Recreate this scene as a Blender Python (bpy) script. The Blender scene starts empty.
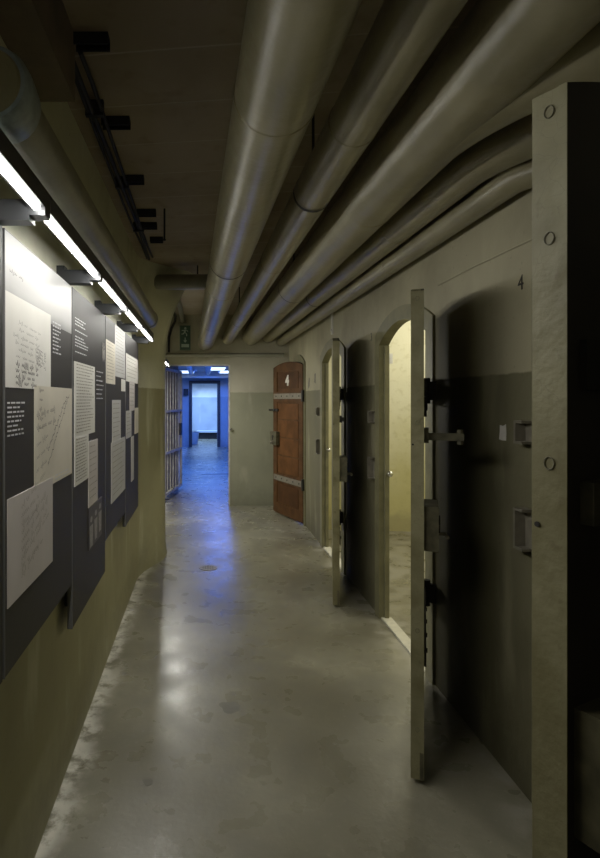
import bpy, bmesh, math, random
from mathutils import Vector, Matrix
random.seed(7)
C = bpy.context.scene.collection
PI = math.pi
F, CX, CY, EYE = 560.0, 203.0, 400.0, 1.55      # measured from the photograph
WR, WL, HC = 1.263, -0.57, 2.80                 # right wall, left wall, ceiling height
YE = 8.2                                        # end wall

# ------------------------------------------------------------------ materials
def mat(name, col, rough=0.6, metal=0.0, var=0.25, scale=6.0, bump=0.0, bscale=40.0, col2=None, spec=0.5,
        emit=None, estr=0.0, detail=6.0):
    m = bpy.data.materials.new(name); m.use_nodes = True
    nt = m.node_tree; N = nt.nodes; L = nt.links
    b = N['Principled BSDF']
    b.inputs['Roughness'].default_value = rough
    b.inputs['Metallic'].default_value = metal
    b.inputs['Specular IOR Level'].default_value = spec
    geo = N.new('ShaderNodeNewGeometry')
    n = N.new('ShaderNodeTexNoise'); n.inputs['Scale'].default_value = scale; n.inputs['Detail'].default_value = detail
    L.new(geo.outputs['Position'], n.inputs['Vector'])
    r = N.new('ShaderNodeValToRGB')
    c2 = col2 if col2 else tuple(c * (1 - var) for c in col)
    r.color_ramp.elements[0].position = .35; r.color_ramp.elements[1].position = .65
    r.color_ramp.elements[0].color = (*c2, 1); r.color_ramp.elements[1].color = (*col, 1)
    L.new(n.outputs['Fac'], r.inputs['Fac']); L.new(r.outputs['Color'], b.inputs['Base Color'])
    if bump:
        n2 = N.new('ShaderNodeTexNoise'); n2.inputs['Scale'].default_value = bscale; n2.inputs['Detail'].default_value = 4
        L.new(geo.outputs['Position'], n2.inputs['Vector'])
        bp = N.new('ShaderNodeBump'); bp.inputs['Strength'].default_value = bump; bp.inputs['Distance'].default_value = .01
        L.new(n2.outputs['Fac'], bp.inputs['Height']); L.new(bp.outputs['Normal'], b.inputs['Normal'])
    if emit:
        b.inputs['Emission Color'].default_value = (*emit, 1); b.inputs['Emission Strength'].default_value = estr
    return m

class NT:
    """tiny node helper"""
    def __init__(s, name):
        s.m = bpy.data.materials.new(name); s.m.use_nodes = True
        s.nt = s.m.node_tree; s.N = s.nt.nodes; s.L = s.nt.links; s.b = s.N['Principled BSDF']
        g = s.N.new('ShaderNodeNewGeometry'); s.pos = g.outputs['Position']
        x = s.N.new('ShaderNodeSeparateXYZ'); s.L.new(s.pos, x.inputs[0])
        s.x, s.y, s.z = x.outputs
    def put(s, sock, v):
        if hasattr(v, 'links') or hasattr(v, 'is_linked'): s.L.new(v, sock)
        else: sock.default_value = v
    def math(s, op, a, b=0.0, clamp=False):
        n = s.N.new('ShaderNodeMath'); n.operation = op; n.use_clamp = clamp
        s.put(n.inputs[0], a); s.put(n.inputs[1], b); return n.outputs[0]
    def noise(s, scale, detail=6, stretch=None, rough=.5):
        n = s.N.new('ShaderNodeTexNoise'); n.inputs['Scale'].default_value = scale
        n.inputs['Detail'].default_value = detail; n.inputs['Roughness'].default_value = rough
        if stretch:
            mp = s.N.new('ShaderNodeMapping'); mp.inputs['Scale'].default_value = stretch
            s.L.new(s.pos, mp.inputs[0]); s.L.new(mp.outputs[0], n.inputs['Vector'])
        else: s.L.new(s.pos, n.inputs['Vector'])
        return n.outputs['Fac']
    def step(s, v, a, b):
        n = s.N.new('ShaderNodeMapRange'); n.interpolation_type = 'SMOOTHSTEP'
        s.put(n.inputs[0], v); n.inputs[1].default_value = a; n.inputs[2].default_value = b
        return n.outputs[0]
    def mix(s, f, a, b):
        n = s.N.new('ShaderNodeMix'); n.data_type = 'RGBA'
        s.put(n.inputs[0], f)
        for i, v in ((6, a), (7, b)):
            if isinstance(v, tuple): n.inputs[i].default_value = (*v, 1)
            else: s.L.new(v, n.inputs[i])
        return n.outputs[2]
    def bump(s, h, strength, dist=.01):
        bp = s.N.new('ShaderNodeBump'); bp.inputs['Strength'].default_value = strength; bp.inputs['Distance'].default_value = dist
        s.L.new(h, bp.inputs['Height']); s.L.new(bp.outputs[0], s.b.inputs['Normal'])

def wall_mat(name, up, low, zline=1.66, rough=.62):
    t = NT(name)
    n1 = t.noise(2.2, 8); n2 = t.noise(14, 8); n3 = t.noise(5, 6, (1, 1, .25))
    zz = t.math('ADD', t.z, t.math('MULTIPLY', t.math('SUBTRACT', n2, .5), .02))
    m = t.step(zz, zline - .006, zline + .006)
    base = t.mix(m, low, up)
    base = t.mix(t.math('MULTIPLY', t.step(n1, .42, .7), .35), base, tuple(c * .55 for c in low))
    base = t.mix(t.math('MULTIPLY', t.step(n3, .55, .75), .25), base, tuple(min(1, c * 1.5) for c in up))
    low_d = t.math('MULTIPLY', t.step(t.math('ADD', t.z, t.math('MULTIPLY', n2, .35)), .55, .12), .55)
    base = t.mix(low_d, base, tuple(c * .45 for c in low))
    scuff = t.math('MULTIPLY', t.step(t.noise(40, 4), .68, .74), .35)
    base = t.mix(scuff, base, tuple(c * .4 for c in low))
    t.L.new(base, t.b.inputs['Base Color'])
    t.b.inputs['Roughness'].default_value = rough
    t.b.inputs['Specular IOR Level'].default_value = .35
    t.bump(t.noise(18, 8), .25)
    return t.m

def floor_mat():
    t = NT('worn sealed concrete')
    n1 = t.noise(1.3, 8); n2 = t.noise(6, 8); n3 = t.noise(38, 5)
    base = t.mix(t.step(n1, .35, .68), (.110, .102, .068), (.205, .195, .142))
    base = t.mix(t.math('MULTIPLY', t.step(n2, .40, .80), .6), base, (.095, .088, .062))
    base = t.mix(t.math('MULTIPLY', t.step(n3, .6, .78), .3), base, (.36, .34, .28))
    # lime deposit along both wall feet
    d = t.math('ADD', t.x, t.math('MULTIPLY', t.math('SUBTRACT', n2, .5), .16))
    n4 = t.noise(9, 8, None, .65)
    a = t.math('MULTIPLY', t.step(d, -.45, -.56), t.step(n4, .40, .56))
    base = t.mix(t.math('MULTIPLY', a, .75), base, (.62, .60, .52))
    c = t.math('MULTIPLY', t.step(d, 1.08, 1.22), t.step(n2, .45, .62))
    base = t.mix(t.math('MULTIPLY', c, .35), base, (.45, .43, .36))
    t.L.new(base, t.b.inputs['Base Color'])
    r = t.step(n2, .2, .8)
    rr = t.math('ADD', t.math('MULTIPLY', r, .18), .22)
    t.L.new(rr, t.b.inputs['Roughness'])
    t.b.inputs['Specular IOR Level'].default_value = .5
    t.bump(t.math('ADD', n3, n2), .10)
    return t.m

def ceil_mat():
    t = NT('board marked concrete ceiling')
    n1 = t.noise(1.6, 8); n2 = t.noise(9, 8)
    base = t.mix(t.step(n1, .35, .65), (.27, .22, .155), (.36, .30, .22))
    base = t.mix(t.math('MULTIPLY', t.step(n2, .55, .72), .4), base, (.19, .145, .095))
    yy = t.math('ADD', t.y, t.math('MULTIPLY', t.x, .12))
    fr = t.math('FRACT', t.math('DIVIDE', yy, .36))
    ln = t.step(t.math('ABSOLUTE', t.math('SUBTRACT', fr, .5)), .025, .0)
    base = t.mix(t.math('MULTIPLY', ln, .5), base, (.55, .48, .37))
    t.L.new(base, t.b.inputs['Base Color']); t.b.inputs['Roughness'].default_value = .8
    t.bump(t.math('ADD', n2, ln), .3)
    return t.m

M = {}
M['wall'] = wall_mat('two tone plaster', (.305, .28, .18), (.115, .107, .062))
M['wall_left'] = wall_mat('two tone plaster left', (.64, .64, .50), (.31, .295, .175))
M['end'] = wall_mat('two tone plaster end', (.33, .31, .235), (.20, .20, .135))
def cell_mat():
    t = NT('yellowed cell plaster')
    n1 = t.noise(3, 8); n2 = t.noise(16, 8)
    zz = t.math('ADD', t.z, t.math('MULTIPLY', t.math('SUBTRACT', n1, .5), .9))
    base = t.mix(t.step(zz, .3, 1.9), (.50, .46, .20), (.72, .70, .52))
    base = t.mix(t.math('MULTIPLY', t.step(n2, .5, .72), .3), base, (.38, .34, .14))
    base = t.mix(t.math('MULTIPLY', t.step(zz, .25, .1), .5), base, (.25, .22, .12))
    t.L.new(base, t.b.inputs['Base Color']); t.b.inputs['Roughness'].default_value = .7
    t.bump(n2, .2); return t.m
M['cell'] = cell_mat()
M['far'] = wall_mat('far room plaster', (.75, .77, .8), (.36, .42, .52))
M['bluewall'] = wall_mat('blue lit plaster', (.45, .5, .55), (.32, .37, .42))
M['floor'] = floor_mat()
M['ceil'] = ceil_mat()
M['pipe'] = mat('painted pipe', (.25, .225, .135), .32, var=.25, scale=5, bump=.3, bscale=22)
M['pipe_dark'] = mat('grey painted pipe', (.25, .245, .195), .32, var=.2, scale=6, bump=.25, bscale=16)
M['beam'] = mat('dark beam plaster', (.22, .18, .13), .8, var=.3, bump=.2)
M['dark_metal'] = mat('dark metal', (.02, .02, .022), .5, .3, var=.3)
M['black'] = mat('black iron', (.012, .011, .01), .6, .2, var=.4)
M['rail'] = mat('anthracite rail', (.035, .037, .042), .45, .2, var=.1)
M['led'] = mat('led tape', (.9, .9, .9), .5, emit=(1, .98, .90), estr=30)
M['board'] = mat('charcoal print board', (.019, .0175, .018), .5, var=.06, spec=.22)
M['edge'] = mat('board edge', (.10, .10, .10), .45, var=.1)
M['paper'] = mat('facsimile paper', (.74, .725, .68), .5, var=.07, scale=9)
M['paper_warm'] = mat('yellowed facsimile paper', (.70, .65, .54), .5, var=.12, scale=7)
M['paper_mauve'] = mat('mauve facsimile paper', (.60, .555, .54), .5, var=.08, scale=9)
M['paper_grey'] = mat('grey facsimile paper', (.54, .54, .54), .5, var=.08, scale=9)
M['ink'] = mat('ink', (.07, .06, .06), .6, var=.3)
M['ink_pale'] = mat('pale ink', (.30, .27, .22), .6, var=.3)
M['white_text'] = mat('white print', (.62, .63, .66), .5, var=.05)
M['skin'] = mat('pale photograph tone', (.4, .38, .36), .5, var=.4, scale=60)
M['photo_dark'] = mat('dark photograph tone', (.05, .04, .04), .45, var=.5, scale=40)
def edge_mat():
    t = NT('cracked olive door paint')
    n1 = t.noise(7, 8); n2 = t.noise(30, 6)
    base = t.mix(t.step(n1, .35, .65), (.135, .122, .058), (.215, .20, .11))
    v = t.N.new('ShaderNodeTexVoronoi'); v.feature = 'DISTANCE_TO_EDGE'; v.inputs['Scale'].default_value = 38
    mp = t.N.new('ShaderNodeVectorMath'); mp.operation = 'ADD'
    nz = t.N.new('ShaderNodeTexNoise'); nz.inputs['Scale'].default_value = 12; t.L.new(t.pos, nz.inputs['Vector'])
    sc = t.N.new('ShaderNodeVectorMath'); sc.operation = 'SCALE'; sc.inputs['Scale'].default_value = .08
    t.L.new(nz.outputs['Color'], sc.inputs[0]); t.L.new(t.pos, mp.inputs[0]); t.L.new(sc.outputs[0], mp.inputs[1]); t.L.new(mp.outputs[0], v.inputs['Vector'])
    cr = t.math('MULTIPLY', t.step(v.outputs['Distance'], .02, .0), t.step(n1, .42, .6))
    base = t.mix(t.math('MULTIPLY', cr, .3), base, (.06, .055, .03))
    base = t.mix(t.math('MULTIPLY', t.step(n2, .60, .72), .5), base, (.09, .075, .035))
    t.L.new(base, t.b.inputs['Base Color']); t.b.inputs['Roughness'].default_value = .55; t.b.inputs['Specular IOR Level'].default_value = .35
    t.bump(n2, .35); return t.m
M['door_edge'] = edge_mat()
M['door_face'] = mat('dark door paint', (.022, .017, .013), .6, var=.5, scale=8)
M['brown'] = mat('red brown door wood', (.095, .038, .012), .6, spec=.12, var=.4, scale=7, bump=.1)
M['brown_dark'] = mat('dark brown door wood', (.06, .026, .010), .6, spec=.12, var=.4, scale=7, bump=.1)
M['brown_frame'] = mat('brown stile wood', (.075, .034, .013), .6, spec=.12, var=.4, scale=9, bump=.1)
M['strap'] = mat('grey painted strap iron', (.17, .155, .12), .5, .1, var=.3, scale=20)
M['frame'] = mat('olive frame paint', (.18, .17, .09), .5, var=.3, scale=10, bump=.2)
M['lock'] = mat('worn painted lock iron', (.085, .078, .045), .5, .1, var=.5, scale=25)
M['chrome'] = mat('bright metal', (.8, .8, .78), .2, 1.0, var=.05)
M['gate'] = mat('grey gate iron', (.50, .48, .44), .42, .3, var=.35, scale=14)
M['sign'] = mat('dark green sign', (.012, .05, .035), .4, var=.05)
M['sign_white'] = mat('sign white', (.33, .40, .36), .5, var=.05)
M['white_paint'] = mat('white paint', (.62, .60, .55), .6, var=.15, scale=30)
M['pale_stone'] = mat('pale threshold', (.62, .60, .48), .6, var=.2, scale=20)
M['stain'] = mat('damp stain', (.105, .10, .075), .6, var=.3, scale=30)
M['collar'] = mat('pale blue grey collar with painted reflection', (.27, .33, .36), .3, var=.3, scale=40)  # cyan reflection on the rim, painted into the collar colour
M['ring'] = mat('scored ring', (.13, .12, .07), .6, var=.4, scale=30)
M['plain_pale'] = mat('pale bucket', (.5, .6, .75), .5, var=.1)
M['lamp_white'] = mat('fluorescent diffuser', (.9, .9, .9), .5, emit=(.5, .7, 1), estr=2.6)

# ------------------------------------------------------------------ helpers
def BM(): return bmesh.new()

def obj(name, bm, m, parent=None, smooth=None, bevel=0, kind=None):
    """link bm as one mesh object; coordinates are those of the parent's own frame"""
    if bevel:
        bmesh.ops.bevel(bm, geom=[e for e in bm.edges if len(e.link_faces) == 2 and e.calc_face_angle(0) > .6],
                        offset=bevel, segments=2, affect='EDGES', clamp_overlap=True)
    bmesh.ops.recalc_face_normals(bm, faces=bm.faces)
    me = bpy.data.meshes.new(name); bm.to_mesh(me); bm.free()
    if smooth:
        for p in me.polygons: p.use_smooth = True
        me.set_sharp_from_angle(angle=smooth)
    o = bpy.data.objects.new(name, me); C.objects.link(o)
    for x in (m if isinstance(m, (list, tuple)) else [m]): me.materials.append(x)
    if parent: o.parent = parent
    if kind: o['kind'] = kind
    return o

def struct(name, bm, m, **k):
    return obj(name, bm, m, kind='structure', **k)

def thing(name, label, cat, loc=(0, 0, 0), rz=0, group=None):
    o = bpy.data.objects.new(name, None); C.objects.link(o)
    o.empty_display_size = .05
    o.location = loc; o.rotation_euler = (0, 0, rz)
    tag(o, label, cat, group); return o

def tag(o, label, cat, group=None):
    o['label'] = label; o['category'] = cat
    if group: o['group'] = group
    return o

def box(bm, lo, hi, mi=0):
    vs = [bm.verts.new((x, y, z)) for z in (lo[2], hi[2]) for y in (lo[1], hi[1]) for x in (lo[0], hi[0])]
    for f in ((0, 2, 3, 1), (4, 5, 7, 6), (0, 1, 5, 4), (2, 6, 7, 3), (0, 4, 6, 2), (1, 3, 7, 5)):
        bm.faces.new([vs[i] for i in f]).material_index = mi

def prism(bm, pts, d, mi=0):
    """closed polygon pts (3d) extruded by the vector d"""
    d = Vector(d)
    a = [bm.verts.new(p) for p in pts]; b = [bm.verts.new(Vector(p) + d) for p in pts]
    n = len(a)
    bm.faces.new(a).material_index = mi; bm.faces.new(b[::-1]).material_index = mi
    for i in range(n):
        bm.faces.new((a[i], a[(i + 1) % n], b[(i + 1) % n], b[i])).material_index = mi

def tube(bm, pts, r, seg=24, caps=True):
    pts = [Vector(p) for p in pts]
    rs = r if isinstance(r, (list, tuple)) else [r] * len(pts)
    t0 = (pts[1] - pts[0]).normalized()
    u = t0.orthogonal().normalized()
    rings = []
    for i, p in enumerate(pts):
        if i == 0: t = t0
        elif i == len(pts) - 1: t = (pts[i] - pts[i - 1]).normalized()
        else: t = ((pts[i] - pts[i - 1]).normalized() + (pts[i + 1] - pts[i]).normalized()).normalized()
        u = (u - t * u.dot(t)).normalized(); v = t.cross(u)
        rings.append([bm.verts.new(p + (u * math.cos(a) + v * math.sin(a)) * rs[i])
                      for a in [2 * PI * k / seg for k in range(seg)]])
    for A, B in zip(rings, rings[1:]):
        for k in range(seg):
            bm.faces.new((A[k], A[(k + 1) % seg], B[(k + 1) % seg], B[k]))
    if caps:
        bm.faces.new(rings[0][::-1]); bm.faces.new(rings[-1])

def bend(p0, p1, p2, r, n=8):
    """p0 -> p1 -> p2 with a rounded corner at p1"""
    p0, p1, p2 = map(Vector, (p0, p1, p2))
    a = p1 + (p0 - p1).normalized() * r; b = p1 + (p2 - p1).normalized() * r
    return [p0] + [(a * (1 - t) ** 2 + p1 * 2 * t * (1 - t) + b * t * t) for t in [i / n for i in range(n + 1)]] + [p2]

def text_bm(s, size, origin, ux, uy, depth=.0015, bold=0):
    cu = bpy.data.curves.new('glyphs', 'FONT'); cu.body = s; cu.size = size
    cu.align_x = 'CENTER'; cu.align_y = 'CENTER'; cu.extrude = depth / 2; cu.offset = bold
    o = bpy.data.objects.new('glyphs', cu); C.objects.link(o)
    me = bpy.data.meshes.new_from_object(o.evaluated_get(bpy.context.evaluated_depsgraph_get()))
    bm = BM(); bm.from_mesh(me)
    bpy.data.objects.remove(o); bpy.data.curves.remove(cu); bpy.data.meshes.remove(me)
    ux, uy = Vector(ux).normalized(), Vector(uy).normalized(); uz = ux.cross(uy)
    mt = Matrix((ux, uy, uz)).transposed().to_4x4(); mt.translation = Vector(origin)
    bmesh.ops.transform(bm, matrix=mt, verts=bm.verts); return bm

def dup(root, loc, rz, label, group=None):
    r = root.copy(); C.objects.link(r); r.location = loc; r.rotation_euler = (0, 0, rz); r['label'] = label
    if group: r['group'] = group
    for ch in list(root.children):
        c = ch.copy(); C.objects.link(c); c.parent = r
        for g in list(ch.children):
            d = g.copy(); C.objects.link(d); d.parent = c
    return r

# ------------------------------------------------------------------ setting
bm = BM(); box(bm, (-3, -2.2, -.15), (3.4, 24, 0)); struct('floor', bm, M['floor'])
bm = BM(); box(bm, (-1.3, -2.2, HC), (3.4, YE + .3, HC + .2)); struct('ceiling', bm, M['ceil'])
bm = BM(); box(bm, (-1.0, -2.2, 0), (3.4, -2.0, HC)); struct('wall_back', bm, M['wall'])

# right wall with four arched openings
OPEN = [(1.20, 2.03), (3.14, 3.97), (5.05, 5.88), (6.98, 7.81)]
SPRING, CROWN, TH = 1.94, 2.06, .055
def arch(y, a, b, sp, cr):
    h = (b - a) / 2; rise = cr - sp; R = (h * h + rise * rise) / (2 * rise)
    return math.sqrt(max(R * R - (y - (a + b) / 2) ** 2, 0)) - (R - rise) + sp
def right_wall():
    bm = BM(); n = 16
    def quad(*p): bm.faces.new([bm.verts.new(q) for q in p])
    x0, x1 = WR, WR + TH
    ys = -2.2
    for a, b in OPEN:
        for x in (x0, x1): quad((x, ys, 0), (x, a, 0), (x, a, HC), (x, ys, HC))
        for k in range(n):
            u, v = a + (b - a) * k / n, a + (b - a) * (k + 1) / n
            zu, zv = arch(u, a, b, SPRING, CROWN), arch(v, a, b, SPRING, CROWN)
            for x in (x0, x1): quad((x, u, zu), (x, v, zv), (x, v, HC), (x, u, HC))
            quad((x0, u, zu), (x0, v, zv), (x1, v, zv), (x1, u, zu))
        for y in (a, b): quad((x0, y, 0), (x1, y, 0), (x1, y, SPRING), (x0, y, SPRING))
        ys = b
    for x in (x0, x1): quad((x, ys, 0), (x, YE + .3, 0), (x, YE + .3, HC), (x, ys, HC))
    bmesh.ops.remove_doubles(bm, verts=bm.verts, dist=1e-5)
    return bm
w_right = struct('wall_right', right_wall(), M['wall'])
# painted frame round every opening
for i, (a, b) in enumerate(OPEN):
    bm = BM(); n = 18; o = .095
    outer = [(a - o, 0), (a - o, SPRING + .07)]; inner = [(a, 0), (a, SPRING)]
    A, B = a - o, b + o
    outer = [(A, 0)] + [(A + (B - A) * k / n, arch(A + (B - A) * k / n, A, B, SPRING + .07, CROWN + .085)) for k in range(n + 1)] + [(B, 0)]
    ai, bi = a + .004, b - .004
    inner = [(ai, 0)] + [(ai + (bi - ai) * k / n, arch(ai + (bi - ai) * k / n, a, b, SPRING, CROWN) - .004) for k in range(n + 1)] + [(bi, 0)]
    def pt(p, x): return (x, p[0], p[1])
    fr = [[bm.verts.new(pt(p, x)) for p in ring] for ring in (outer, inner) for x in (WR - .016, WR)]
    of, ob, nf, nb = fr
    N_ = len(of)
    nb2 = [bm.verts.new((WR + TH, p[0], p[1])) for p in inner]
    for k in range(N_ - 1):
        bm.faces.new((of[k], of[k + 1], nf[k + 1], nf[k]))
        bm.faces.new((of[k], of[k + 1], ob[k + 1], ob[k]))
        bm.faces.new((nf[k], nf[k + 1], nb2[k + 1], nb2[k]))
    for v in nb: bm.verts.remove(v)
    # rebate moulding standing inside the reveal
    for (y0, y1) in ((a + .004, a + .026), (b - .026, b - .004)): box(bm, (WR + .02, y0, 0), (WR + TH - .005, y1, SPRING - .01))
    struct('trim_%d' % (i + 1), bm, M['frame'])
bm = BM(); box(bm, (WR + .0, OPEN[1][0], 0), (WR + .07, OPEN[1][1], .012)); struct('trim_5', bm, M['pale_stone'])
bm = BM(); box(bm, (WR + .0, OPEN[2][0], 0), (WR + .07, OPEN[2][1], .012)); struct('trim_6', bm, M['pale_stone'])
# cells behind the right wall
bm = BM(); box(bm, (WR + TH, 2.3, 0), (3.3, 2.42, HC)); struct('wall_partition_near', bm, M['cell'])
bm = BM(); prism(bm, [(WR + TH, 6.72, 0), (3.3, 6.5, 0), (3.3, 6.62, 0), (WR + TH, 6.84, 0)], (0, 0, HC)); struct('wall_partition_far', bm, M['cell'])
bm = BM(); box(bm, (3.2, -2.2, 0), (3.4, YE + .3, HC)); struct('wall_cell_back', bm, M['cell'])
# left wall, rounded pier, alcove beyond
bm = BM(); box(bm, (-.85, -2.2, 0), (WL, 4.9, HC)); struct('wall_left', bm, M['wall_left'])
bm = BM()
prof = [(-.85, 4.80), (-.572, 4.80), (-.562, 4.92), (-.535, 5.05), (-.49, 5.2), (-.44, 5.34), (-.40, 5.46), (-.385, 5.58),
        (-.385, 5.72), (-.40, 5.84), (-.45, 5.93), (-.55, 6.0), (-.85, 6.05)]
rings = []
for z, fl, ft in ((0, 0, .02), (.04, 0, .012), (.12, 0, .004), (.3, 0, 0), (1.0, 0, 0), (1.9, 0, 0), (2.1, .005, 0), (2.25, .03, 0), (2.4, .075, 0), (2.55, .14, 0), (2.7, .22, 0), (HC, .3, 0)):
    rings.append([bm.verts.new((x + (fl + ft) * max(0, min(1, (x + .57) / .19)), y, z)) for x, y in prof])
for A, B in zip(rings, rings[1:]):
    for k in range(len(prof)):
        j = (k + 1) % len(prof); bm.faces.new((A[k], A[j], B[j], B[k]))
bm.faces.new(rings[0]); bm.faces.new(rings[-1])
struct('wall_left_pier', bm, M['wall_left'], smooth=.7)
bm = BM(); box(bm, (-1.05, 4.9, 0), (-.85, YE, HC)); struct('wall_left_alcove', bm, M['wall_left'])
# end wall with the open doorway
DX0, DX1, DZ = -.74, .385, 2.06
bm = BM()
box(bm, (-1.1, YE, 0), (DX0, YE + .25, HC)); box(bm, (DX1, YE, 0), (WR, YE + .25, HC)); box(bm, (DX0, YE, DZ), (DX1, YE + .25, HC))
w_end = struct('wall_end', bm, M['end'])
bm = BM(); box(bm, (DX1 - .012, YE - .006, 0), (DX1 + .012, YE + .02, DZ)); box(bm, (DX0, YE - .006, DZ - .012), (DX1 - .012, YE + .02, DZ + .01))
struct('trim_7', bm, M['gate'])
# blue lit corridor and the room behind it
BZ = 2.45
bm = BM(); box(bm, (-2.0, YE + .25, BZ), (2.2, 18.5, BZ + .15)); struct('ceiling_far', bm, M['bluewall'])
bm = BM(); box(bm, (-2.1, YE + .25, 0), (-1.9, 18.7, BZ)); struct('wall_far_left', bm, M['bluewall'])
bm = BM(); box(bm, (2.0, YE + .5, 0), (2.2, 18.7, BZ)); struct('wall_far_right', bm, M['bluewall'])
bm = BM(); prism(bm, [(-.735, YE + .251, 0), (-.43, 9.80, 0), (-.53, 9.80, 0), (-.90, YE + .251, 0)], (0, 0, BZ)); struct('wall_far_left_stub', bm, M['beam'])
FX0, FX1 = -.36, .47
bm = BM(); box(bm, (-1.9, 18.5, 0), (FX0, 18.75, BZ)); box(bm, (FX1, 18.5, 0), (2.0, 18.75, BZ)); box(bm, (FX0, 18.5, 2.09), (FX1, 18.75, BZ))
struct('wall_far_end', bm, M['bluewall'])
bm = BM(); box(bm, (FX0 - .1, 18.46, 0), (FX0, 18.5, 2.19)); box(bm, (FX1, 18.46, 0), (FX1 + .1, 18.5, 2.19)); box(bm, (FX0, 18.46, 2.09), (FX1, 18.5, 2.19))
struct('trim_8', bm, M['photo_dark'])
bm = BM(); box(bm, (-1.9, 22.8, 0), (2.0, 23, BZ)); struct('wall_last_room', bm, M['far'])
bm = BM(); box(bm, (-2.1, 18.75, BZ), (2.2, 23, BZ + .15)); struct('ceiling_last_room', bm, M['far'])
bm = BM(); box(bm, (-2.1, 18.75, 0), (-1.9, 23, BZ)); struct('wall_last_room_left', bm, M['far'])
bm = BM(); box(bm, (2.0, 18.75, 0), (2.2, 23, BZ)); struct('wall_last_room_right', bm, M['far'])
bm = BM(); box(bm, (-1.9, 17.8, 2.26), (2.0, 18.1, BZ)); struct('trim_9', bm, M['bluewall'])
# downstand beam on the left of the ceiling
bm = BM(); box(bm, (WL, -2.0, 2.575), (-.44, 1.925, HC)); struct('trim_10', bm, M['beam'])
# marks belonging to the right wall
def wall_quad(bm, y0, y1, z0, z1, d=.002, jag=0):
    ps = []
    for (y, z) in ((y0, z0), ((y0 + y1) / 2, z0), (y1, z0), (y1, (z0 + z1) / 2), (y1, z1), ((y0 + y1) / 2, z1), (y0, z1), (y0, (z0 + z1) / 2)):
        ps.append((WR - d, y + random.uniform(-jag, jag), z + random.uniform(-jag, jag)))
    prism(bm, ps, (d, 0, 0))
bm = BM(); wall_quad(bm, 2.335, 2.385, 1.385, 1.445, jag=.006); o = obj('paint_patch', bm, M['white_paint'], w_right); o['label'] = 'small white patch of bare paint'
bm = BM(); tube(bm, [(WR - .003, 2.08, 2.165), (WR - .003, 2.6, 2.17), (WR - .003, 3.0, 2.165)], .004, 6); obj('plaster_seam', bm, M['wall'], w_right)
for (px, py, h) in ((309, 383, .10), (315, 378, .09)):
    Y = WR * F / (px - CX); z = EYE + (CY - py) * Y / F
    bm = BM(); wall_quad(bm, Y - .035, Y + .03, z - h / 2, z + h / 2, jag=.02); obj('dark_scar', bm, M['stain'], w_right)
tag(obj('wall_number', text_bm('4', .085, (WR - .001, 2.225, 2.013), (0, -1, 0), (0, 0, 1)), M['black']),
    'black painted 4 on the upper wall beside the nearest door', 'number')
tag(obj('wall_number', text_bm('3', .085, (WR - .001, 4.20, 2.02), (0, -1, 0), (0, 0, 1)), M['stain']),
    'faint painted 3 on the wall left of the arched doorway', 'number')

# ------------------------------------------------------------------ pipes under the ceiling
def hanger(bm, p, r, rod=.006):
    x, y, z = p
    tube(bm, [(x, y, z + r), (x, y, HC)], rod, 8)
    ring = [(x + math.cos(a) * (r + .002), y, z + math.sin(a) * (r + .002)) for a in [2 * PI * k / 28 for k in range(29)]]
    for p0, p1 in zip(ring, ring[1:]):
        v = [bm.verts.new((q[0] + ((q[0] - x) * e), q[1] + dy, q[2] + ((q[2] - z) * e))) for q in (p0, p1) for dy in (-.012, .012) for e in (0, .02)]
        bm.faces.new((v[1], v[3], v[7], v[5]))
def pipe(label, pts, r, hang, joints, m='pipe', group='large heating pipes under the ceiling'):
    base = Vector(pts[-1])
    t = thing('heating_pipe', label, 'pipe', base, 0, group)
    loc = lambda p: Vector(p) - base
    bm = BM(); tube(bm, [loc(p) for p in pts], r, 40); obj('pipe_run', bm, M[m], t, smooth=.6)
    def on(y):
        for a, b in zip(pts, pts[1:]):
            a, b = Vector(a), Vector(b)
            if min(a.y, b.y) <= y <= max(a.y, b.y): return a + (b - a) * ((y - a.y) / (b.y - a.y)), (b - a).normalized()
    for y in joints:
        p, d = on(y); p = p - base
        bm = BM(); tube(bm, [p - d * .012, p - d * .008, p + d * .008, p + d * .012], [r, r + .0025, r + .0025, r], 40, caps=False); obj('joint_band', bm, M[m], t, smooth=.5)
    for y in hang:
        p, d = on(y); bm = BM(); hanger(bm, p, r)
        bmesh.ops.translate(bm, vec=-base, verts=bm.verts); obj('hanger', bm, M['black'], t)
    return t
E = YE - .004
pipe('thickest straight pipe, farthest left of the overhead bundle', [(.037, E, 2.39), (.21, 1.18, 2.39), (.245, -.6, 2.39)], .115, [3.35, 6.9], [1.55, 4.1, 5.9, 7.3])
pipe('thinner straight pipe hanging second from the left overhead', [(.366, E, 2.44), (.493, 1.25, 2.44), (.525, -.6, 2.44)], .08, [2.4, 6.2], [1.8, 3.6, 5.4, 7.4])
p3 = pipe('broad pipe third from left with a branch swerving right above the near door', [(.70, E, 2.476), (.785, 1.68, 2.476), (.81, -.6, 2.476)], .125, [4.6], [2.6, 5.2])
b3 = Vector((.81, -.6, 2.476)); bm = BM(); tube(bm, [Vector(q) - b3 for q in bend((.765, 2.6, 2.476), (.785, 1.68, 2.476), (1.262, 1.02, 2.476), .34, 14)], .124, 40); obj('branch', bm, M['pipe'], p3, smooth=.6)
pipe('fourth overhead pipe, bending gently into the right wall', bend((.955, E, 2.468), (1.05, 2.08, 2.468), (1.262, 1.70, 2.468), .16, 10), .08, [5.0], [3.0])
pipe('lowest slimmest overhead pipe, running along the right wall', bend((1.13, E, 2.396), (1.185, 2.12, 2.396), (1.25, 2.02, 2.396), .05, 6), .058, [], [3.5])

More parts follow.
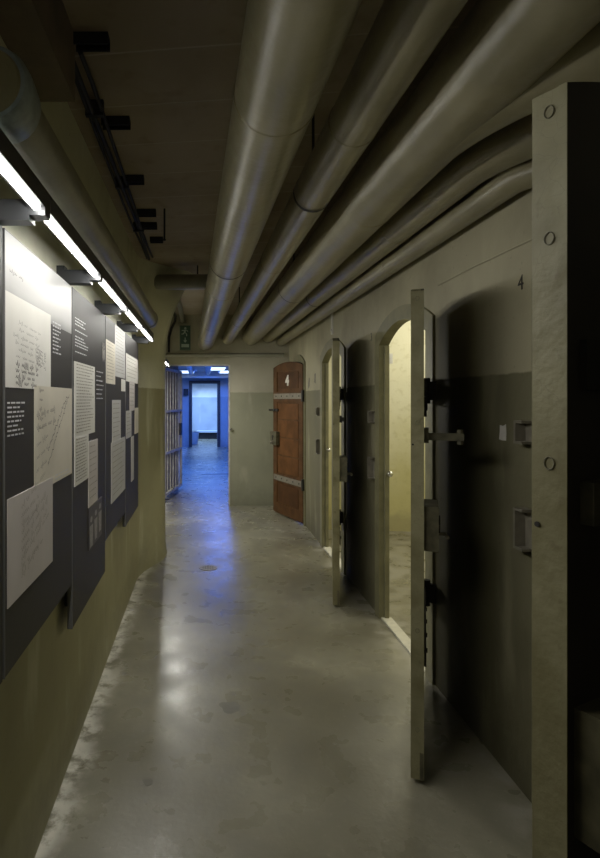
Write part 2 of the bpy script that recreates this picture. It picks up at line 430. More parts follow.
t = thing('drain_pipe', 'grey pipe with a flanged blind end along the left wall above the lights', 'pipe', (-.475, 1.25, 2.25))
bm = BM(); tube(bm, [(0, .02, 0), (0.005, 3.55, 0), ], .075, 32); obj('pipe_run', bm, M['pipe_dark'], t, smooth=.6)
bm = BM(); tube(bm, [(0, -.02, 0), (0, .0, 0), (0, .03, 0), (0, .10, 0), (0, .12, 0)], [.084, .092, .092, .085, .075], 40); obj('collar', bm, M['collar'], t, smooth=.5)
bm = BM(); tube(bm, [(0, -.021, 0), (0, -.028, 0)], [.075, .07], 40); obj('end_cap', bm, M['pipe'], t, smooth=.4)
bm = BM(); tube(bm, [(.005, 3.55, 0), (.005, 3.60, 0)], .082, 32); obj('end_socket', bm, M['pipe_dark'], t, smooth=.6)
for y in (.9, 2.4):
    bm = BM(); box(bm, (-.094, y - .015, -.012), (-.065, y + .015, .012)); obj('hanger', bm, M['black'], t)

t = thing('cross_pipe', 'pipe crossing beneath the ceiling from the pier to behind the thickest pipe', 'pipe', (-.3, 5.2, 2.646))
bm = BM(); tube(bm, [(-.27, 0, 0), (.62, 0, 0)], .07, 32); obj('pipe_run', bm, M['pipe_dark'], t, smooth=.6)
bm = BM(); tube(bm, [(.25, 0, .07), (.25, 0, HC - 2.646)], .006, 8); obj('hanger', bm, M['black'], t)

# cable run and channel brackets on the left of the ceiling
bm = BM()
for dx, dz, r in ((0, 0, .012), (.028, .006, .009), (-.026, .004, .008)):
    pts = [(-.455 + dx + .006 * math.sin(y * 2.1 + dx * 90), y, 2.755 + dz - .012 * abs(math.sin(y * 2.4 + dx * 40))) for y in [1.94 + .2 * k for k in range(15)]]
    tube(bm, pts, r, 8)
for y in (2.34, 3.14, 3.94): box(bm, (-.49, y - .012, 2.735), (-.415, y + .012, HC))
tag(obj('cable_bundle', bm, M['black'], smooth=1), 'dark bundle of sagging cables along the left edge of the ceiling', 'cables')
BR = ['nearest black channel bracket on the ceiling beside the beam end', 'second black ceiling bracket from the camera', 'third black ceiling bracket from the camera',
      'fourth black ceiling bracket from the camera, first of the close trio', 'middle ceiling bracket of the close trio near the cross pipe', 'farthest ceiling bracket, last before the cross pipe']
for i, (px, py, pw) in enumerate(((75, 42, 34), (102, 123, 28), (123, 180, 21), (137, 213, 19), (140, 226, 17), (150, 240, 13))):
    Y = (HC - .02 - EYE) * F / (CY - py); x0 = (px - CX) * Y / F; x1 = (px + pw - CX) * Y / F
    bm = BM(); 
    box(bm, (x0, Y - .024, HC - .012), (x1, Y + .024, HC)); box(bm, (x0, Y - .024, HC - .04), (x1, Y - .018, HC - .012)); box(bm, (x0, Y + .018, HC - .04), (x1, Y + .024, HC - .012))
    tag(obj('ceiling_bracket', bm, M['black']), BR[i], 'bracket', 'channel brackets on the ceiling')
bm = BM(); tube(bm, [(-.252, 3.66, HC), (-.252, 3.66, 2.60)], .006, 8); tube(bm, [(-.252, 3.66, 2.60), (-.252, 3.66, 2.592)], .010, 8)
tag(obj('hanging_rod', bm, M['black']), 'short thin rod hanging from the ceiling near the cross pipe', 'rod')
# conduits near the pier top
bm = BM(); tube(bm, [(-.50, YE - .02, 2.245), (-.50, YE - .02, 2.34), (-.495, YE - .02, 2.48), (-.46, YE - .02, 2.60), (-.41, YE - .02, 2.70), (-.40, YE - .08, 2.76), (-.41, 7.4, 2.77), (-.44, 6.4, 2.77)], .018, 10)
tag(obj('conduit', bm, M['black'], smooth=1), 'black conduit curving up the end wall beside the exit sign', 'conduit')
bm = BM(); tube(bm, [(-.30, YE - .03, 2.70), (-.30, 7.6, 2.76), (-.31, 6.2, 2.77)], .03, 12); box(bm, (-.36, YE - .06, 2.66), (-.24, YE, 2.72))
tag(obj('cable_duct', bm, M['pipe_dark']), 'grey duct dropping from the ceiling above the exit sign', 'conduit')
bm = BM(); tube(bm, [(-.66, YE - .035, 2.205), (1.18, YE - .035, 2.205)], .028, 14)
for x in (-.5, .1, .7, 1.15): box(bm, (x - .015, YE - .035, 2.19), (x + .015, YE, 2.22))
tag(obj('horizontal_pipe', bm, M['pipe_dark'], smooth=.8), 'thin grey pipe running across the end wall above the doorway', 'pipe')
bm = BM(); box(bm, (WR - .01, 5.43, 2.19), (WR, 5.49, 2.42)); tube(bm, [(WR - .01, 5.46, 2.23), (WR - .02, 5.46, 2.23)], .012, 10); box(bm, (WR - .06, 5.44, 2.44), (WR, 5.48, 2.455))
tag(obj('pipe_bracket', bm, M['white_paint']), 'pale flat bracket on the wall above the second arched doorway', 'bracket')

# exit sign
t = thing('exit_sign', 'dark green emergency exit sign high on the end wall', 'sign', (-.26, YE, 2.27))
bm = BM(); box(bm, (-.085, -.03, 0), (.085, 0, .375)); obj('housing', bm, M['pipe_dark'], t, bevel=.004)
bm = BM(); box(bm, (-.076, -.033, .01), (.076, -.03, .365)); obj('face', bm, M['sign'], t)
bm = BM(); y = -.0345
def flat(bm, pts): prism(bm, [(px, y, pz) for px, pz in pts], (0, .0012, 0))
flat(bm, [(.002 + .017 * math.cos(a), .325 + .017 * math.sin(a)) for a in [2 * PI * k / 14 for k in range(14)]])
for poly in ([(-.012, .305), (.012, .302), (.004, .262), (-.02, .268)], [(-.012, .303), (-.05, .298), (-.052, .287), (-.014, .289)], [(.010, .300), (.036, .276), (.044, .284), (.016, .306)],
             [(-.018, .270), (.0, .262), (-.025, .238), (-.055, .236), (-.055, .247), (-.032, .250)], [(-.004, .265), (.008, .262), (.030, .238), (.026, .210), (.014, .212), (.016, .234)]): flat(bm, poly)
obj('running_figure', bm, M['sign_white'], t)
bm = BM(); flat(bm, [(-.007, .19), (.007, .19), (.007, .145), (-.007, .145)]); flat(bm, [(-.026, .15), (.026, .15), (0, .115)]); obj('arrow', bm, M['sign_white'], t)
bm = BM(); flat(bm, [(-.055, .095), (.055, .095), (.055, .05), (-.055, .05)]); obj('door_bar', bm, M['sign_white'], t)

# ------------------------------------------------------------------ exhibition panels on the left wall
PX = -.52
def PQ(px, py):
    Y = -PX * F / (CX - px); return Y, EYE + (CY - py) * Y / F
def ribbon(bm, pts, w, x):
    """thin flat ink stroke in the plane X = x; pts are (Y, z)"""
    for (a, b) in zip(pts, pts[1:]):
        d = Vector((b[0] - a[0], b[1] - a[1]));
        if d.length < 1e-6: continue
        n = Vector((-d.y, d.x)).normalized() * w / 2
        q = [(a[0] - n.x, a[1] - n.y), (b[0] - n.x, b[1] - n.y), (b[0] + n.x, b[1] + n.y), (a[0] + n.x, a[1] + n.y)]
        bm.faces.new([bm.verts.new((x, *p)) for p in q])
def scrawl(bm, y0, y1, z, x, h=.009, w=.0022, slope=0):
    y = y0
    while y < y1 - .015:
        wl = random.uniform(.025, .075); pts = []; k = 0; ph = random.uniform(0, 6); amp = 1
        while k * .0025 < wl and y + k * .0025 < y1:
            if k % 5 == 0: amp = random.choice((.5, .6, .7, .7, 1.7))
            yy = y + k * .0025 + .0012 * math.cos(k * 1.25 + ph)
            pts.append((yy, z + slope * (yy - y0) + h * .42 * amp * math.sin(k * 1.25 + ph))); k += 1
        ribbon(bm, pts, w * .7, x); y += wl + random.uniform(.010, .022)
def printed(bm, y0, y1, z, x, h=.0045):
    y = y0
    while y < y1 - .008:
        wl = random.uniform(.012, .04); e = min(y + wl, y1)
        bm.faces.new([bm.verts.new((x, *p)) for p in ((y, z), (e, z), (e, z + h), (y, z + h))]); y = e + .008

def glare_mat():  # glare of the strip light and its falloff, painted into the board colour
    t = NT('painted strip light glare over charcoal')
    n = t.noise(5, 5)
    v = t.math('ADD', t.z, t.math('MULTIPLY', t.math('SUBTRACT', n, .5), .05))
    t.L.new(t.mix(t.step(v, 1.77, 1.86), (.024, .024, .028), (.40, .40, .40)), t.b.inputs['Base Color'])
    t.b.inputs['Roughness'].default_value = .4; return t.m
M['glare'] = glare_mat()

def panel(label, Y0, Y1, z0, z1, items, group='exhibition panels along the left wall'):
    base = Vector((PX, Y0, z0))
    t = thing('information_panel', label, 'panel', base, 0, group)
    def put(name, bm, m, parent):
        bmesh.ops.translate(bm, vec=-base, verts=bm.verts); return obj(name, bm, m, parent)
    bm = BM(); box(bm, (PX - .018, Y0, z0), (PX, Y1, z1)); b = put('board', bm, M['board'], t)
    bm = BM(); box(bm, (PX - .019, Y0 - .004, z0), (PX + .002, Y0, z1)); put('edge_strip', bm, M['edge'], t)
    for yy in (Y0 + .08, Y1 - .12):
        bm = BM(); box(bm, (WL + .0004, yy, z0 + .06), (PX - .018, yy + .04, z1 - .06)); put('batten', bm, M['black'], t)
    x = PX
    for k, it in enumerate(items):
        x = PX + .0006 * (k + 1); kind, xl, xr, yt, yb = it[:5]
        ya, zt = PQ(xl, yt); _, zb = PQ(xl, yb); ye, _ = PQ(xr, yt)
        ya = max(ya, Y0 + .003); ye = min(ye, Y1 - .002); zt = min(zt, z1 - .002); zb = max(zb, z0 + .005)
        if kind == 'text':
            bm = BM(); z = zt - .008; dz = it[5] if len(it) > 5 else .0125
            while z > zb:
                if random.random() > .12: printed(bm, ya, ya + (ye - ya) * random.uniform(.55, 1), z, x)
                z -= dz
            put('text_block', bm, M['white_text'], t); continue
        if kind == 'photo':
            bm = BM(); box(bm, (PX, ya, zb), (x, ye, zt)); d = put('photograph', bm, M['photo_dark'], t)
            bm = BM(); w = (ye - ya) / 3; H = zt - zb
            for i in range(3):
                yc = ya + w * (i + .5); top = zt - H * random.uniform(.12, .3)
                hd = [(x + .0008, yc + w * .24 * math.cos(a), top - H * .06 + H * .075 * math.sin(a)) for a in [2 * PI * q / 10 for q in range(10)]]
                bm.faces.new([bm.verts.new(p) for p in hd])
                bm.faces.new([bm.verts.new((x + .0008, yc + dy * w, top - H * dz)) for dy, dz in ((-.36, .2), (.36, .2), (.28, .72), (-.24, .72))])
            put('pictured_people', bm, M['skin'], d); continue
        m = it[5]
        bm = BM(); box(bm, (PX, ya, zb), (x, ye, zt)); d = put('document_print', bm, M[m], t)
        style = it[6] if len(it) > 6 else ''
        if not style: continue
        bm = BM(); W, H = ye - ya, zt - zb; xi = x + .0007
        if style == 'top': scrawl(bm, ya + .03, ya + .16, zt - .10, xi, .012, .0025)
        elif style == 'letter':
            for i in range(6): scrawl(bm, ya + .06 + random.uniform(0, .05), ye - .12, zt - .07 - i * H * .075, xi, .010, .0014, -.05)
            for i in range(5): scrawl(bm, ya + W * .62, ye - .06, zt - H * .50 - i * H * .045, xi, .011, .0022, -.12)
            for i in range(4): scrawl(bm, ya + .08, ya + W * .66, zb + H * .26 - i * H * .068, xi, .016, .0036, -.02)
        elif style == 'diagonal':
            for i in range(2):
                p0 = (ya + W * .30, zb + H * .22 + i * .05); p1 = (ye - W * .1 - i * .03, zt - H * .08)
                n = 60; ribbon(bm, [(p0[0] + (p1[0] - p0[0]) * q / n + random.uniform(-.008, .008), p0[1] + (p1[1] - p0[1]) * q / n + random.uniform(-.008, .008)) for q in range(n + 1)], .0026, xi)
            for i in range(2): scrawl(bm, ya + .02, ya + W * .5, zt - H * .28 - i * .04, xi, .022, .003, .08)
            for i in range(5): scrawl(bm, ya + .05, ya + .10, zt - H * .04 - i * .03, xi, .012, .003)
            for i in range(3): scrawl(bm, ya + .02, ya + W * .3, zb + H * .2 + i * .04, xi, .016, .002, .2)
        elif style == 'faint':
            for i in range(9): scrawl(bm, ya + W * .25, ya + W * random.uniform(.6, .92), zt - H * .14 - i * H * .085, xi, .022, .0022, random.uniform(.1, .3))
        else:
            n = int(style); 
            for i in range(n): printed(bm, ya + W * .08, ya + W * random.uniform(.7, .93), zt - H * (i + .9) / (n + 1.2), xi, .004)
        put('handwriting', bm, M['ink_pale' if style in ('faint', 'letter_pale') or style.isdigit() else 'ink'], d)
    return t
PW, Y1 = .752, 1.463
panel('blank dark panel edge cut off by the left margin of the photo', .70, .70 + PW, .82, 2.0, [])
panel('nearest full panel with white fading top and two large handwritten facsimiles', Y1 + .004, Y1 + PW, .82, 2.0, [
    ('doc', 3.5, 72, 226, 300, 'glare', 'top'), ('doc', 4, 50.4, 289.4, 387, 'paper', 'letter'), ('doc', 34, 72.5, 385.5, 494, 'paper_warm', 'diagonal'), ('doc', 7, 52, 500, 609, 'paper_mauve', 'faint'),  # first sheet paints the strip light's glare on the board top
    ('text', 52, 61, 320, 356, .013), ('text', 6, 26, 396, 442), ('text', 54, 70, 474, 486)])
panel('longest second panel with a people photograph near its lower edge', Y1 + .764, Y1 + .762 + PW, .64, 2.0, [
    ('text', 75, 88, 316, 352), ('photo', 102, 104.6, 342, 361), ('doc', 74, 94.5, 361, 438, 'paper', '22'), ('text', 96, 103, 370, 400, .022), ('doc', 74, 88, 438, 487, 'paper', '14'),
    ('doc', 88, 97, 442, 508, 'paper_mauve', '9'), ('photo', 88, 101, 509, 551)])
panel('third panel with a tall cream document at its upper left', Y1 + 1.526, Y1 + 1.524 + PW, .80, 2.0, [
    ('doc', 115, 125, 318, 376, 'paper_grey', '14'), ('doc', 106, 115, 339, 383, 'paper_warm', '12'), ('doc', 112, 120.5, 400, 444, 'paper_grey', '8'), ('doc', 121.2, 125, 379, 391, 'paper', ''), ('doc', 111, 124.8, 443, 504, 'paper_grey', '10')])
panel('farthest panel, next to the rounded green pier', Y1 + 2.288, Y1 + 2.286 + PW, .70, 2.0, [
    ('doc', 126, 137.8, 353, 381, 'paper', '6'), ('doc', 129.5, 134.5, 381, 411, 'paper_mauve', '6'), ('doc', 126, 131.2, 411, 439, 'paper_grey', '6'), ('doc', 131, 133.6, 437, 482, 'paper_grey', ''), ('doc', 134.6, 138, 408, 434, 'paper_warm', '')])

# light bars over the panels: rail, led strip, arms
LAMPS = []
def light_bar(label, Y0, Y1_, x=-.42, wall=PX - .018, group='strip lights over the panels'):
    t = thing('light_bar', label, 'light', (x, Y0, 2.022), 0, group)
    L_ = Y1_ - Y0; LAMPS.append((x, (Y0 + Y1_) / 2, L_ - .08))
    bm = BM(); box(bm, (-.018, .0, .014), (.022, L_, .062)); obj('rail', bm, M['rail'], t)
    bm = BM(); box(bm, (-.004, .01, .005), (.011, L_ - .055, .014)); obj('led_strip', bm, M['led'], t)
    bm = BM(); box(bm, (wall - x, L_ - .05, -.018), (-.018, L_, .034)); box(bm, (-.018, L_ - .05, -.006), (.022, L_, .014)); obj('arm', bm, M['rail'], t)
    bm = BM(); box(bm, (wall - x - .031, L_ - .05, -.018), (wall - x, L_, .05)); obj('wall_bracket', bm, M['rail'], t)
LBL = ['light bar cut off at the left margin above the blank panel', 'light bar over the nearest full panel', 'light bar over the longest panel with the people photograph',
       'light bar over the third panel with the tall cream document', 'farthest light bar of the row, ending at the rounded pier']
for i in range(5):
    light_bar(LBL[i], .70 + .762 * i, .70 + .762 * i + .76)
light_bar('separate light bar behind the pier, by the barred gate', 6.2, 7.75, x=-.49, wall=-.83)

# ------------------------------------------------------------------ cell doors
DW, DT = .85, .05
DS, DC = 1.99, 2.05
def arch_pts(x0, x1, z0, inset=0, n=14, y=0):
    top = [(x0 + (x1 - x0) * k / n, y, arch(x0 + (x1 - x0) * k / n, 0, DW, DS, DC) - inset) for k in range(n + 1)]
    return [(x0, y, z0)] + top + [(x1, y, z0)]
def cell_door(label, loc, ang, brown=False, group='arched cell doors'):
    """local x runs from hinge to free edge, +y is the outer face"""
    t = thing('cell_door', label, 'door', loc, ang, group)
    face = M['brown'] if brown else M['door_face']
    stile = M['brown_frame'] if brown else M['door_face']
    panelm = M['brown_dark'] if brown else M['door_face']
    bm = BM(); prism(bm, arch_pts(0, DW, .02, y=-DT), (0, DT - .012, 0)); obj('leaf', bm, M['brown_frame'] if brown else M['door_edge'], t, bevel=.003)
    # frame of stiles and rails on the outer face
    bm = BM()
    for x0, x1 in ((0, .11), (DW - .11, DW)): prism(bm, arch_pts(x0, x1, .02, y=-.012), (0, .012, 0))
    n = 14; xs = [.11 + (DW - .22) * k / n for k in range(n + 1)]
    prism(bm, [(x, -.012, arch(x, 0, DW, DS, DC)) for x in xs] + [(x, -.012, 1.93) for x in xs[::-1]], (0, .012, 0))
    for z0, z1 in ((.02, .16), (.44, .56), (1.52, 1.66)): box(bm, (.11, -.012, z0), (DW - .11, 0, z1))
    obj('outer_frame', bm, stile, t)
    if not brown:   # sheet edge of the free side shows the olive paint
        bm = BM(); box(bm, (DW - .0005, -.012, .02), (DW + .0015, 0, DS)); obj('edge_strip', bm, M['door_edge'], t)
    for k, (z0, z1) in enumerate(((.18, .42), (.58, .80), (.82, 1.04), (1.06, 1.28), (1.30, 1.50), (1.70, 1.91))):
        bm = BM(); box(bm, (.13, -.012, z0), (DW - .13, -.003, z1)); obj('panel', bm, face if 0 < k < 5 else panelm, t, bevel=.006)
    for z in (.5, 1.6):
        s = None
        bm = BM(); box(bm, (-.02, 0, z - .035), (DW - .03, .009, z + .035)); s = obj('hinge_strap', bm, M['strap'] if brown else M['black'], t, bevel=.003)
        bm = BM(); tube(bm, [(-.022, .012, z - .07), (-.022, .012, z + .07)], .020, 14); obj('knuckle', bm, M['black'], s, smooth=.8)
        bm = BM()
        for k in range(5): tube(bm, [(.08 + k * .165, .009, z), (.08 + k * .165, .014, z)], .010, 10)
        obj('rivets', bm, M['black'], s)
        if not brown:
            bm = BM(); box(bm, (-.04, .0, z - .05), (-.006, .062, z + .05)); obj('pin_plate', bm, M['black'], s)
    bm = BM(); box(bm, (DW - .20, 0, .94), (DW - .015, .055, 1.12)); lk = obj('lock_box', bm, M['lock'], t, bevel=.006)
    bm = BM(); tube(bm, [(DW - .10, .055, 1.05), (DW - .10, .062, 1.05)], .022, 16); box(bm, (DW - .107, .055, 1.0), (DW - .093, .062, 1.05)); obj('key_escutcheon', bm, M['black'], lk)
    bm = BM(); tube(bm, [(DW - .15, .055, .985), (DW - .15, .085, .985), (DW - .09, .09, .985)], .008, 10); obj('handle', bm, M['strap'], lk, smooth=.8)
    bm = BM()
    if brown:
        box(bm, (DW - .17, 0, 1.395), (DW - .02, .02, 1.43)); box(bm, (DW - .10, .02, 1.4), (DW + .075, .034, 1.425)); tube(bm, [(DW - .04, .03, 1.412), (DW - .04, .07, 1.412)], .01, 10)
    else:
        box(bm, (DW - .12, 0, 1.375), (DW - .03, .018, 1.435)); box(bm, (DW - .085, .018, 1.385), (DW - .06, .15, 1.415)); tube(bm, [(DW - .072, .135, 1.37), (DW - .072, .135, 1.43)], .012, 10)
    obj('bolt', bm, M['black'] if brown else M['lock'], t)
    if not brown:
        bm = BM(); tube(bm, [(DW / 2, 0, 1.50), (DW / 2, .012, 1.50)], .03, 18); box(bm, (DW / 2 - .012, .0, 1.50), (DW / 2 + .012, .016, 1.56)); obj('peephole_cover', bm, M['black'], t)
    # bolt heads and lock slot on the free edge
    bm = BM()
    for z in (.22, .62, 1.46, 1.78, 1.96):
        ring = [(DW + .0012, -DT / 2 + .007 * math.cos(a), z + .009 * math.sin(a)) for a in [2 * PI * k / 12 for k in range(13)]]
        tube(bm, ring, .0009, 6, caps=False)
    if not brown: obj('bolt_heads', bm, M['ring'], t)
    else: bm.free()
    bm = BM(); tube(bm, [(DW, -.042, 1.37), (DW + .002, -.042, 1.37)], .004, 12); obj('bolt_hole', bm, M['black'], t)
    bm = BM(); box(bm, (DW - .001, -.016, .02), (DW + .0025, -.002, .13)); obj('foot_plate', bm, M['brown_frame'] if brown else M['lock'], t)
    return t
def ang(hinge, free): return math.atan2(free[1] - hinge[1], free[0] - hinge[0])
h3, f3 = (1.20, 3.04), (.888, 2.25)
near_hinge = (1.262, 1.161)
d3 = cell_door('tall olive cell door seen edge on, open before the widest lit doorway', (*h3, 0), ang(h3, f3))
h2, f2 = (1.20, 5.0), (1.017, 4.17)
d2 = dup(d3, (*h2, 0), ang(h2, f2), 'farther olive cell door seen edge on, before the narrow lit doorway')
for c in list(d2.children):
    if c.name.startswith('bolt.'): bpy.data.objects.remove(c)
bm = BM(); box(bm, (DW - .2, 0, 1.38), (DW - .02, .018, 1.43)); box(bm, (DW - .16, .018, 1.39), (DW - .01, .032, 1.42)); obj('bolt', bm, M['black'], d2)
dup(d3, (*near_hinge, 0), PI + math.radians(27), 'nearest cell door at right margin, cracked olive edge and black face')
d1 = cell_door('red brown wooden cell door with a white numeral, beside the end wall', (1.235, 6.94, 0), PI / 2 + math.radians(18), True)
obj('numeral', text_bm('4', .17, (DW / 2 - .0, .0, 1.80), (-1, 0, 0), (0, 0, 1), .003, .011), M['white_paint'], d1)
# hinge pin plates on the wall (three green doors + brown)
# keepers on the wall at the far jamb
def keeper(Y, z, h, w, m, label, cat, name):
    bm = BM(); box(bm, (WR - .004, Y - w / 2, z - h / 2), (WR, Y + w / 2, z + h / 2))
    box(bm, (WR - .045, Y - w / 2, z - h / 2), (WR - .004, Y + w / 2, z - h / 2 + .010)); box(bm, (WR - .045, Y - w / 2, z + h / 2 - .010), (WR - .004, Y + w / 2, z + h / 2))
    box(bm, (WR - .045, Y + w / 2 - .012, z - h / 2 + .010), (WR - .004, Y + w / 2, z + h / 2 - .010))
    tag(obj(name, bm, m, bevel=.002), label, cat, 'iron keepers beside the doorways')
for Yk, where in ((2.17, 'on the near wall by the white paint patch'), (4.12, 'left of the widest lit doorway'), (6.02, 'left of the narrow lit doorway')):
    keeper(Yk, 1.425, .09, .055, M['strap'], 'small upper iron bolt keeper ' + where, 'keeper', 'bolt_keeper')
    keeper(Yk, 1.05, .16, .06, M['strap'], 'taller lower iron lock keeper ' + where, 'keeper', 'lock_keeper')
# bright latch knobs on the far jambs
for (a, b), lab in ((OPEN[1], 'small shiny knob on the jamb of the widest lit doorway'), (OPEN[2], 'small shiny knob on the jamb of the narrow lit doorway')):
    bm = BM(); c = Vector((WR + .05, b, 1.03))
    tube(bm, [c, c + Vector((0, -.02, 0)), c + Vector((0, -.024, 0)), c + Vector((0, -.036, 0)), c + Vector((0, -.05, 0)), c + Vector((0, -.056, 0))], [.008, .008, .019, .023, .017, .006], 18)
    tag(obj('jamb_knob', bm, M['chrome'], smooth=.8), lab, 'knob')
bm = BM(); box(bm, (2.10, 6.615, 1.98), (2.24, 6.655, 2.10))
for k in range(4): box(bm, (2.115, 6.608, 1.995 + k * .025), (2.225, 6.615, 2.008 + k * .025))
tag(obj('vent_box', bm, M['paper_grey']), 'small grey slotted box on the lit cell wall', 'box')

# ------------------------------------------------------------------ barred gate in the end doorway
gh, gf = (-.585, 8.44), (-.375, 9.55)
GL = math.hypot(gf[0] - gh[0], gf[1] - gh[1])
t = thing('barred_gate', 'grey iron barred gate standing open in the end doorway', 'gate', (*gh, 0), ang(gh, gf))
bm = BM()
for x in (0, GL - .03): box(bm, (x, -.02, .09), (x + .03, .02, 2.04))
for z in (.09, 2.0): box(bm, (.03, -.02, z), (GL - .03, .02, z + .04))
obj('gate_frame', bm, M['gate'], t, bevel=.003)
for z in (.72, 1.36):
    bm = BM(); box(bm, (.03, -.022, z), (GL - .03, .022, z + .035)); obj('cross_rail', bm, M['gate'], t)
for k in range(5):
    x = .03 + (GL - .06) * (k + 1) / 6
    bm = BM(); tube(bm, [(x, 0, .13), (x, 0, 2.0)], .013, 10); obj('bar', bm, M['gate'], t, smooth=.8)
bm = BM(); box(bm, (GL - .13, -.03, .96), (GL - .03, .03, 1.16)); obj('lock_box', bm, M['dark_metal'], t, bevel=.004)
bm = BM()
for z in (.4, 1.7): tube(bm, [(-.015, 0, z - .05), (-.015, 0, z + .05)], .016, 10)
tube(bm, [(-.015, 0, 0), (-.015, 0, .09)], .014, 10); obj('hinge_pin', bm, M['dark_metal'], t)
bm = BM(); tube(bm, [(.41, YE, 1.12), (.41, YE - .02, 1.12), (.41, YE - .025, 1.12), (.41, YE - .045, 1.12)], [.012, .012, .024, .02], 16)
tag(obj('catch_knob', bm, M['chrome'], smooth=.8), 'small metal catch on the end wall right of the blue doorway', 'knob')

# floor drain
t = thing('floor_drain', 'round slotted metal drain cover in the corridor floor', 'drain', (.046, 5.17, 0))
bm = BM(); tube(bm, [(0, 0, .0), (0, 0, .004)], .085, 32); obj('cover', bm, M['strap'], t)
bm = BM()
for i in range(-3, 4):
    for j in range(-3, 4):
        if i * i + j * j <= 9: tube(bm, [(i * .022, j * .022, .0035), (i * .022, j * .022, .0048)], .008, 8)
obj('holes', bm, M['black'], t)
for (px, py, r, lab) in ((230, 707, .055, 'larger dark damp spot in the middle of the corridor floor'), (148, 782, .022, 'smaller dark spot on the floor nearer the left wall')):
    Y = EYE * F / (py - CY); X = (px - CX) * Y / F
    bm = BM(); prism(bm, [(X + r * (1 + .16 * math.sin(2 * a + px) + .10 * math.sin(5 * a)) * math.cos(a), Y + r * (1 + .16 * math.sin(3 * a) + .08 * math.sin(4 * a + py)) * math.sin(a), 0.0002) for a in [2 * PI * k / 40 for k in range(40)]], (0, 0, .0006))
    tag(obj('floor_stain', bm, M['stain']), lab, 'stain')

# ------------------------------------------------------------------ things in the blue corridor and last room
for k, (x, y, w, lab) in enumerate(((.36, 15.2, .46, 'bright wide ceiling light in the blue corridor, nearest of the three'), (-.50, 16.9, .4, 'small ceiling light in the blue corridor left of the far door'), (.72, 16.9, .4, 'ceiling light in the blue corridor right of the far door'))):
    t = thing('ceiling_light', lab, 'light', (x, y, BZ), 0, 'ceiling lights in the blue corridor')
    bm = BM(); box(bm, (-w / 2 - .03, -.63, -.05), (w / 2 + .03, .63, 0)); obj('housing', bm, M['bluewall'], t)
    bm = BM(); box(bm, (-w / 2, -.6, -.065), (w / 2, .6, -.05)); obj('diffuser', bm, M['lamp_white'], t)
for k, (x, r, lab) in enumerate(((-.30, .06, 'left pipe under the ceiling of the blue corridor'), (.12, .07, 'middle pipe under the ceiling of the blue corridor'), (.72, .06, 'right pipe under the ceiling of the blue corridor'))):
    bm = BM(); tube(bm, [(x, YE + .3, 2.33), (x * 1.15, 16.0, 2.33), (x * 1.15, 16.08, 2.36), (x * 1.15, 16.11, 2.449)], r, 16)
    for y in (9.5, 13.0): tube(bm, [(x + (x * .15) * (y - 8.5) / 7.5, y, 2.33 + r * .8), (x + (x * .15) * (y - 8.5) / 7.5, y, BZ - .001)], .008, 6)
    tag(obj('corridor_pipe', bm, M['plain_pale'], smooth=.8), lab, 'pipe', 'pipes in the blue corridor')
bm = BM(); box(bm, (-.64, 18.42, 1.70), (-.48, 18.5, 1.92)); box(bm, (-.63, 18.41, 1.71), (-.49, 18.42, 1.91))
tag(obj('wall_box', bm, M['dark_metal']), 'small dark box on the blue wall left of the far door', 'box')
bm = BM(); tube(bm, [(-.30, 19.6, 0), (-.30, 19.6, .02), (-.30, 19.6, .42), (-.30, 19.6, .44), (-.30, 19.6, .44), (-.30, 19.6, .05)], [.11, .12, .16, .165, .15, .10], 24)
tag(obj('waste_bin', bm, M['plain_pale'], smooth=.7), 'pale bin just inside the far doorway', 'bin')
t = thing('low_bench', 'low dark bench against the wall of the far bright room', 'bench', (.3, 22.45, 0))
bm = BM(); box(bm, (-.55, -.25, .26), (.6, .33, .32)); obj('seat', bm, M['plain_pale'], t)
bm = BM(); box(bm, (-.5, -.2, 0), (.55, .3, .26)); obj('plinth', bm, M['dark_metal'], t)
bm = BM(); prism(bm, [(-.05, 11.55, .0003), (.2, 11.62, .0003), (.7, 11.58, .0003), (.72, 11.9, .0003), (.3, 11.8, .0003), (-.02, 11.7, .0003)], (0, 0, .0006))
tag(obj('floor_patch', bm, M['stain']), 'dark repaired patch across the blue corridor floor', 'patch')

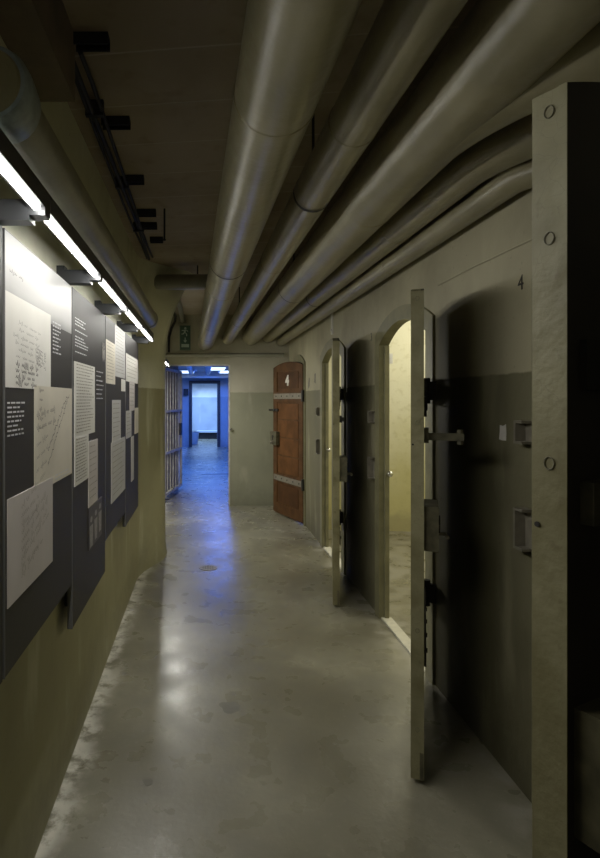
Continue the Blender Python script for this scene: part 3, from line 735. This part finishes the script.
# ------------------------------------------------------------------ lights
def area(name, loc, rot, sx, sy, e, col):
    l = bpy.data.lights.new(name, 'AREA'); l.shape = 'RECTANGLE'; l.size = sx; l.size_y = sy; l.energy = e; l.color = col
    o = bpy.data.objects.new(name, l); C.objects.link(o); o.location = loc; o.rotation_euler = rot; return o
def point(name, loc, e, col, r=.08):
    l = bpy.data.lights.new(name, 'POINT'); l.energy = e; l.color = col; l.shadow_soft_size = r
    o = bpy.data.objects.new(name, l); C.objects.link(o); o.location = loc; return o
area('cell_lamp_light', (2.45, 3.6, 2.75), (0, 0, 0), .3, 1.2, 21, (1, .93, .68))
area('cell_lamp_light', (2.45, 5.6, 2.75), (0, 0, 0), .3, 1.2, 21, (1, .93, .68))
area('cell_lamp_light', (2.3, 7.6, 2.75), (0, 0, 0), .3, .8, 14, (1, .9, .65))
BLUE = (.035, .15, 1.0)
for loc, sx, sy, e in (((-.9, 10.4, 2.42), .5, 1.6, 150), ((.3, 13.2, 2.37), .5, 1.6, 150), ((.3, 17.2, 2.42), 1.6, .5, 120)):
    area('blue_corridor_light', loc, (0, 0, 0), sx, sy, e, BLUE).data.spread = math.radians(155)
area('last_room_light', (.1, 21.6, 2.43), (0, 0, 0), 1.5, 1.0, 110, (.30, .52, 1.0)).data.spread = math.radians(140)
for k, (x, y, ln) in enumerate(LAMPS):   # the directed light of each led tape, thrown out and down from under its rail
    o = area('led_tape_light', (x + .012, y, 2.024), (0, math.radians(-30 if k < 5 else -14), 0), .010, ln, 3.3 if k < 5 else 34.0, (1, .97, .87))
point('added_fill_light', (-.25, -1.2, 2.25), 2.5, (1, .93, .78), .15)  # unseen fill added behind the camera to lift ceiling, floor and left wall

w = bpy.data.worlds.new('dim'); bpy.context.scene.world = w; w.use_nodes = True
w.node_tree.nodes['Background'].inputs[0].default_value = (.5, .5, .45, 1); w.node_tree.nodes['Background'].inputs[1].default_value = .02

# ------------------------------------------------------------------ camera
cam = bpy.data.cameras.new('camera'); co = bpy.data.objects.new('camera', cam); C.objects.link(co)
co.location = (0, 0, EYE); co.rotation_euler = (PI / 2, 0, 0)
cam.sensor_fit = 'VERTICAL'; cam.sensor_height = 36; cam.lens = F / 858 * 36
cam.shift_x = (300 - CX) / 858; cam.shift_y = -(429 - CY) / 858
cam.clip_start = .02; cam.clip_end = 100
bpy.context.scene.camera = co
vs = bpy.context.scene.view_settings
vs.view_transform = 'Standard'; vs.look = 'None'; vs.exposure = 0; vs.gamma = 1.18
